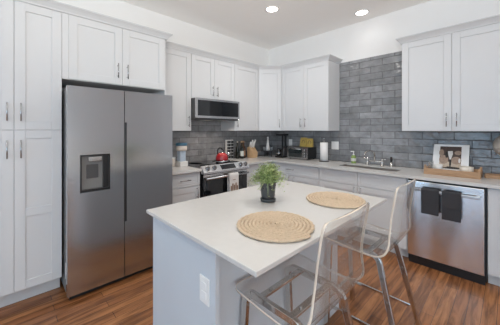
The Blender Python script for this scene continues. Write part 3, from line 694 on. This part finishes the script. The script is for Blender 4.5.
# coffee maker
cx, cy = 0.50, -0.215
p = thing('coffee_maker', (cx, cy, ZC), 'tall black coffee maker left of the toaster oven', 'coffee maker')
MB().box(cx - .085, cx + .085, cy - .09, cy + .10, ZC, ZC + .030).build('base', 'black', p, bevel=0.008)
MB().prism([(cy - .03, .0302), (cy + .10, .0302), (cy + .10, .190), (cy + .05, .190), (cy - .03, .150)], cx + .005, cx + .057, lambda a, y, z: (a, y, ZC + z)).build('housing', 'black', p, bevel=0.006)
MB().box(cx - .050, cx - .036, cy + .055, cy + .085, ZC + .030, ZC + .372).box(cx + .016, cx + .038, cy + .055, cy + .085, ZC + .1905, ZC + .372).build('column', 'black', p, bevel=0.003)
MB().box(cx - .082, cx + .072, cy - .07, cy + .10, ZC + .373, ZC + .408).build('top_housing', 'black', p, bevel=0.01)
ca = MB().lathe((cx - .045, cy - .03, ZC), [(0.035, 0.031), (0.046, 0.045), (0.047, 0.10), (0.036, 0.130), (0.030, 0.140)], n=24).build('carafe', 'blackglass', p)
MB().lathe((cx - .045, cy - .03, ZC), [(0.031, 0.1405), (0.031, 0.155), (0.01, 0.160)], n=20).build('lid', 'black', ca)
MB().lathe((cx - .045, cy - .03, ZC), [(0.0472, 0.060), (0.0485, 0.062), (0.0485, 0.078), (0.0472, 0.080)], n=24).build('highlight_band', 'nickel', ca)  # nickel ring imitates the bright reflection on the carafe
MB().box(cx + .058, cx + .085, cy - .05, cy + .09, ZC + .030, ZC + .17).build('water_tank', 'darkgrey', p, bevel=0.006)

# corner riser with pale mill and glass jars
cx, cy = 0.235, -0.285; zr = ZC + .105
p = thing('riser_shelf', (cx, cy, ZC), 'small black riser shelf in the corner of the worktop', 'shelf')
MB().lathe((cx, cy, zr), [(0.095, -0.012), (0.097, -0.006), (0.095, 0)], n=32).build('shelf_board', 'darkgrey', p)
for k in range(3): a = k * 2.094 + .4; MB().tube([(cx + .07 * math.cos(a), cy + .07 * math.sin(a), ZC), (cx + .07 * math.cos(a), cy + .07 * math.sin(a), zr - .0125)], 0.006).build('leg', 'black', p)
p = thing('pepper_mill', (cx, cy, zr), 'tall white tapered mill standing on the black riser shelf', 'mill')
MB().lathe((cx, cy, zr), [(0.036, 0.0005), (0.036, 0.03), (0.030, 0.06), (0.018, 0.15), (0.014, 0.21)], n=20).build('body', 'white', p)
MB().lathe((cx, cy, zr), [(0.013, 0.211), (0.018, 0.225), (0.014, 0.243), (0.005, 0.248)], n=16).build('top_knob', 'white', p)
for s_, lab in ((-1, 'small glass jar left of the white mill on the riser'), (1, 'small glass jar right of the white mill on the riser')):
    d = Vector((math.cos(.8), math.sin(.8), 0)) * 0.064 * s_
    p = thing('glass_jar', (cx + d.x, cy + d.y, zr), lab, 'jar', 'glass jars on the riser')
    MB().lathe((cx + d.x, cy + d.y, zr), [(0.020, 0.0005), (0.024, 0.004), (0.024, 0.06), (0.018, 0.068)], n=16).build('jar', 'oat', p)
    MB().lathe((cx + d.x, cy + d.y, zr), [(0.0195, 0.0685), (0.0195, 0.082), (0.006, 0.084)], n=16).build('lid', 'black', p)

# ------------------------------------------------------------------ left wall counter things
# knife block + knives
cx, cy = 0.165, -0.612
p = thing('knife_block', (cx, cy, ZC), 'light wood knife block with white handled knives by the corner', 'knife block')
mK = lambda a, q, z: (cx + q + .12 * (z - ZC) * 0, cy + a, z)
MB().prism([(-0.055, 0), (0.065, 0), (0.075, .09), (-0.010, .19), (-0.065, .17)], -0.062, 0.062, lambda a, q, z: (cx + q, cy + a, ZC + z)).build('block', 'woodlight', p, bevel=0.004)
for i in range(5):
    a = -0.045 + 0.0225 * i; q0 = -0.03 + 0.013 * (i % 2) + .012; s0 = Vector((cx + q0, cy + a, ZC + .165)); dv = Vector((0.30, 0.02 * (i - 2), 0.9)).normalized()
    MB().tube([s0, s0 + dv * (0.112 + 0.018 * ((i * 2) % 3))], 0.0135, n=10, up=(0, 1, 0)).build('knife_handle', 'white', p)
p = thing('cutting_board', (0.06, -0.718, ZC), 'narrow light wooden cutting board leaning on the tile beside bottles', 'cutting board')
MB().prism([(0.062, 0), (0.080, 0), (0.034, .285), (0.016, .285)], -0.752, -0.685, lambda a, q, z: (q, a, ZC + z)).build('board', 'woodlight', p, bevel=0.006)
def bottle(x, y, h, r, m, label, lab=None, cap='black'):
    p = thing('bottle', (x, y, ZC), label, 'bottle', 'bottles by the spice rack')
    MB().lathe((x, y, ZC), [(r * .92, 0), (r, 0.006), (r, h * .56), (r * .85, h * .64), (r * .38, h * .74), (r * .35, h * .93)], n=20).build('bottle', m, p)
    MB().lathe((x, y, ZC), [(r * .42, h * .9305), (r * .42, h), (r * .1, h + .001)], n=14).build('cap', cap, p)
    if lab: MB().lathe((x, y, ZC), [(r + .0003, h * .16), (r + .0008, h * .165), (r + .0008, h * .48), (r + .0003, h * .485)], n=20).build('label', lab, p)
bottle(0.115, -0.905, 0.285, 0.030, 'bottle', 'tall dark bottle without label next to the spice rack', None, 'beige')
bottle(0.155, -0.842, 0.26, 0.031, 'bottle', 'dark bottle with a pale label, middle of three bottles', 'label')
bottle(0.125, -0.772, 0.28, 0.030, 'amber', 'brown bottle with dark label, nearest the cutting board', 'brownink', 'woodmid')
# spice rack
SX, SY = 0.045, -1.035
p = thing('spice_rack', (SX + .04, SY, ZC), 'upright white spice rack of dark capped jars against the tile', 'spice rack')
fw, fh, fd = 0.146, 0.315, 0.026
b = MB().box(SX, SX + .008, SY - fw / 2, SY + fw / 2, ZC, ZC + fh)
for yy in (-fw / 2, -0.004, fw / 2 - .008): b.box(SX + .008, SX + fd, SY + yy, SY + yy + .008, ZC, ZC + fh)
b.box(SX + .008, SX + fd, SY - fw / 2 + .008, SY + fw / 2 - .008, ZC + fh - .008, ZC + fh).box(SX + .008, SX + fd, SY - fw / 2 + .008, SY + fw / 2 - .008, ZC, ZC + .008)
b.build('rack_frame', 'white', p)
k = 0
for c_ in (-1, 1):
    for r_ in range(6):
        zz = ZC + .035 + .0488 * r_; yy = SY + c_ * .0335; k += 1
        j = tag(MB().lathe((SX + .012, yy, zz), [(0.018, 0), (0.019, .004), (0.019, .032)], n=16, axis=0).build('spice_jar', 'oat'),
                '%s spice jar from the bottom in the %s column of the spice rack' % (('lowest', 'second', 'third', 'fourth', 'fifth', 'topmost')[r_], 'left' if c_ < 0 else 'right'), 'jar', 'spice jars in the rack')
        MB().lathe((SX + .0445, yy, zz), [(0.0200, 0), (0.0200, .012), (0.017, .014)], n=16, axis=0).build('cap', 'black', j)
# kettle
cx, cy, kz = 0.380, -1.436, 0.9218
p = thing('tea_kettle', (cx, cy, kz), 'shiny red tea kettle with black handle on the cooktop', 'kettle')
MB().lathe((cx, cy, kz), [(0.080, 0), (0.089, 0.006), (0.090, 0.030)], n=32).build('base_reflection', 'nickel', p)  # nickel ring stands in for the white reflection along the kettle bottom
MB().lathe((cx, cy, kz), [(0.090, 0.0305), (0.093, 0.050), (0.086, 0.090), (0.066, 0.122), (0.042, 0.140), (0.036, 0.142)], n=32).build('body', 'red', p)
MB().lathe((cx, cy, kz), [(0.036, 0.1425), (0.030, 0.150), (0.010, 0.154), (0.007, 0.162), (0.011, 0.170), (0.004, 0.178)], n=20).build('lid', 'nickel', p)
dv = Vector((0.55, 0.83, 0)); s0 = Vector((cx, cy, kz))
MB().tube([s0 + dv * .070 + Vector((0, 0, .085)), s0 + dv * .092 + Vector((0, 0, .110)), s0 + dv * .105 + Vector((0, 0, .135))], 0.013, n=12).build('spout', 'nickel', p)
hp = [s0 - dv * .062 + Vector((0, 0, .112))] + [s0 + dv * (-.062 + .012 * k - .0008 * k * k * 0) + Vector((0, 0, .148 + .062 * math.sin(math.pi * min(1, (k + 1.6) / 9)))) for k in range(8)]
MB().tube(hp, 0.0125, n=10).build('handle', 'black', p)
# white gadget with blue column
cx, cy = 0.262, -2.01
p = thing('water_dispenser_jug', (cx, cy, ZC), 'small white countertop appliance with pale blue column and teal lid', 'appliance')
MB().box(cx - .07, cx + .055, cy - .052, cy + .062, ZC, ZC + .065).build('base', 'white', p, bevel=0.008)
MB().box(cx - .06, cx + .035, cy - .040, cy + .040, ZC + .065, ZC + .205).build('column', 'blue', p, bevel=0.006)
MB().lathe((cx - .005, cy, ZC), [(0.066, 0.2055), (0.070, 0.212), (0.070, 0.270)], n=28).build('tank', 'beige', p)
MB().lathe((cx - .005, cy, ZC), [(0.073, 0.2705), (0.074, 0.274), (0.074, 0.300), (0.066, 0.305), (0.01, 0.306)], n=28).build('lid', 'teal', p)
p = thing('canister', (0.20, -2.117, ZC), 'short cream canister tucked beside the refrigerator', 'canister')
MB().lathe((0.20, -2.117, ZC), [(0.042, 0), (0.044, 0.004), (0.044, 0.105)], n=24).build('body', 'beige', p)
MB().lathe((0.20, -2.117, ZC), [(0.045, 0.1055), (0.045, 0.118), (0.01, 0.120)], n=24).build('lid', 'white', p)

# ------------------------------------------------------------------ tray, picture and the rest above the dishwasher
TX0, TX1, TY0, TY1 = 2.612, 3.070, -0.400, -0.130
p = thing('wooden_tray', ((TX0 + TX1) / 2, (TY0 + TY1) / 2, ZC), 'rustic wooden tray holding a leaning picture above the dishwasher', 'tray')
MB().box(TX0, TX1, TY0, TY1, ZC, ZC + .012).build('base', 'wood', p)
for y0 in (TY0, TY1 - .015): MB().box(TX0, TX1, y0, y0 + .015, ZC + .0125, ZC + .064).build('side_board', 'wood', p, bevel=0.002)
for x0 in (TX0, TX1 - .018): MB().box(x0, x0 + .018, TY0 + .0155, TY1 - .0155, ZC + .0125, ZC + .062).box(x0, x0 + .018, TY0 + .02, TY0 + .05, ZC + .062, ZC + .095).box(x0, x0 + .018, TY1 - .05, TY1 - .02, ZC + .062, ZC + .095).build('end_board', 'wood', p, bevel=0.002)
PX0, PX1 = 2.650, 2.964; zb = ZC + .0125; ph = .300; y0, y1 = -0.190, -0.060
p = thing('framed_picture', ((PX0 + PX1) / 2, -0.15, zb), 'white matted picture of a pale animal leaning on the tile in the tray', 'picture')
dirv = Vector((0, y1 - y0, ph)).normalized(); nv = Vector((0, -dirv.z, dirv.y))
mF = lambda u, v, s_: tuple(Vector((u, y0, zb)) + dirv * s_ + nv * v)
FH = .320
MB().box(PX0, PX1, 0.0, 0.014, 0, FH, '', mF).build('mat_board', 'mat_board', p, bevel=0.002)
q0, q1, r0, r1 = 2.712, 2.900, .035, .295
pr = MB().box(q0, q1, 0.0142, 0.0152, r0, r1, 'ph_dark', mF)
def blob(pts, m, lv): pr.add([mF(q0 + (q1 - q0) * a, 0.0153 + lv * .0002, r0 + (r1 - r0) * c) for a, c in pts], [tuple(range(len(pts)))], m)
ell = lambda ca, cc, ra, rc, n=14, th=0: [(ca + ra * math.cos(2 * math.pi * k / n + th), cc + rc * math.sin(2 * math.pi * k / n + th)) for k in range(n)]
blob([(0, 0), (1, 0), (1, .26), (.6, .30), (0, .34)], 'ph_sand', 1)
blob(ell(.20, .40, .22, .20), 'ph_mid', 2); blob(ell(.78, .38, .24, .17), 'ph_mid', 2); blob(ell(.08, .70, .12, .16), 'ph_mid', 1); blob(ell(.85, .72, .16, .10), 'ph_mid', 1)
blob(ell(.34, .62, .08, .14), 'ph_black', 3); blob(ell(.52, .30, .05, .24), 'ph_black', 3); blob(ell(.55, .05, .45, .05), 'ph_black', 3)
blob([(.38, .78), (.60, .80), (.62, .66), (.54, .42), (.48, .42), (.40, .64)], 'ph_white', 4)
blob(ell(.93, .38, .05, .10), 'ph_white', 4); blob(ell(.20, .10, .18, .05), 'ph_sand', 4)
pr.build('print', 'ph_dark', p)
p = thing('candle_jar', (2.955, -0.255, ZC + .0125), 'low cream candle jar at the right end of the tray', 'candle')
MB().lathe((2.955, -0.255, ZC + .0125), [(0.050, 0), (0.055, .006), (0.056, .082), (0.050, .084), (0.048, .07), (0.01, .069)], n=28).build('jar', 'wax', p)
p = thing('candle_jar', (2.718, -0.262, ZC + .0125), 'small white candle cup at the left end of the tray', 'candle')
MB().lathe((2.718, -0.262, ZC + .0125), [(0.034, 0), (0.038, .006), (0.040, .085), (0.035, .087), (0.033, .07), (0.01, .069)], n=24).build('jar', 'white', p)
b = MB().lathe((2.664, -0.335, ZC + .0125), [(0.008, 0), (0.022, .004), (0.026, .09), (0.0255, .125), (0.023, .124), (0.022, .01), (0.002, .008)], n=20)
tag(b.build('drinking_glass', 'clear'), 'clear drinking glass in the left corner of the tray', 'glass')
tag(MB().box(2.760, 2.875, -0.300, -0.225, ZC + .0125, ZC + .034).build('small_book', 'ph_black', bevel=0.002), 'small dark book lying in the middle of the tray', 'book')
# slab and round vase at the right edge
b = MB().prism([(3.088, -0.240), (3.10, -0.265), (3.25, -0.262), (3.46, -0.27), (3.475, -0.24), (3.47, -0.09), (3.44, -0.075), (3.20, -0.08), (3.09, -0.10)], ZC, ZC + .030, lambda a, x, y: (x, y, a))
b = tag(b.build('serving_board', 'wood', bevel=0.004), 'thick rustic wooden board right of the tray', 'board')
vx, vy = 3.268, -0.165
p = thing('round_vase', (vx, vy, ZC + .0305), 'round silver grey footed vase on the wooden board at right edge', 'vase')
MB().lathe((vx, vy, ZC + .0305), [(0.055, 0), (0.058, .006), (0.020, .020), (0.013, .06), (0.014, .14), (0.024, 0.165)], n=28).build('foot', 'silverglaze', p)
c_ = .2905
prof = [(.024, .1655)] + [(0.122 * math.cos(a), c_ + 0.124 * math.sin(a)) for a in [math.radians(-78 + 9 * i) for i in range(17)]] + [(.035, c_ + .133), (.03, c_ + .133)]
MB().lathe((vx, vy, ZC + .0305), prof, n=32).build('bowl', 'silverglaze', p)

# ------------------------------------------------------------------ ceiling downlights and added fill spots
for x, y, lab in ((1.134, -1.21, 'round recessed ceiling downlight over the range side, left one in view'), (1.902, -0.285, 'round recessed ceiling downlight in front of the sink wall, right one in view')):
    p = thing('recessed_downlight', (x, y, H), lab, 'ceiling light', 'recessed downlights')
    MB().lathe((x, y, H), [(0.092, -0.0005), (0.094, -0.006), (0.076, -0.010), (0.072, -0.004), (0.072, -0.0005)], n=36).build('trim_ring', 'white', p)
    MB().lathe((x, y, H), [(0.0715, -0.0008), (0.0715, -0.004), (0.02, -0.005)], n=36).build('lens', 'lamp', p)
down(1.134, -1.21, 34); down(1.902, -0.285, 2); down(3.3, -1.30, 12); down(2.05, -1.65, 50); down(1.6, -4.35, 20)  # last three have no fixture: unseen spots added to lift counters and floor
for yy in (-1.65, -1.35):
    l = bpy.data.lights.new('range_task_light', 'SPOT'); l.energy = 5.0; l.color = (1.0, 0.85, 0.72); l.spot_size = math.radians(140); l.spot_blend = 0.8; l.shadow_soft_size = 0.04
    o = bpy.data.objects.new('range_task_light', l); COL.objects.link(o); o.location = (0.30, yy, 1.515)
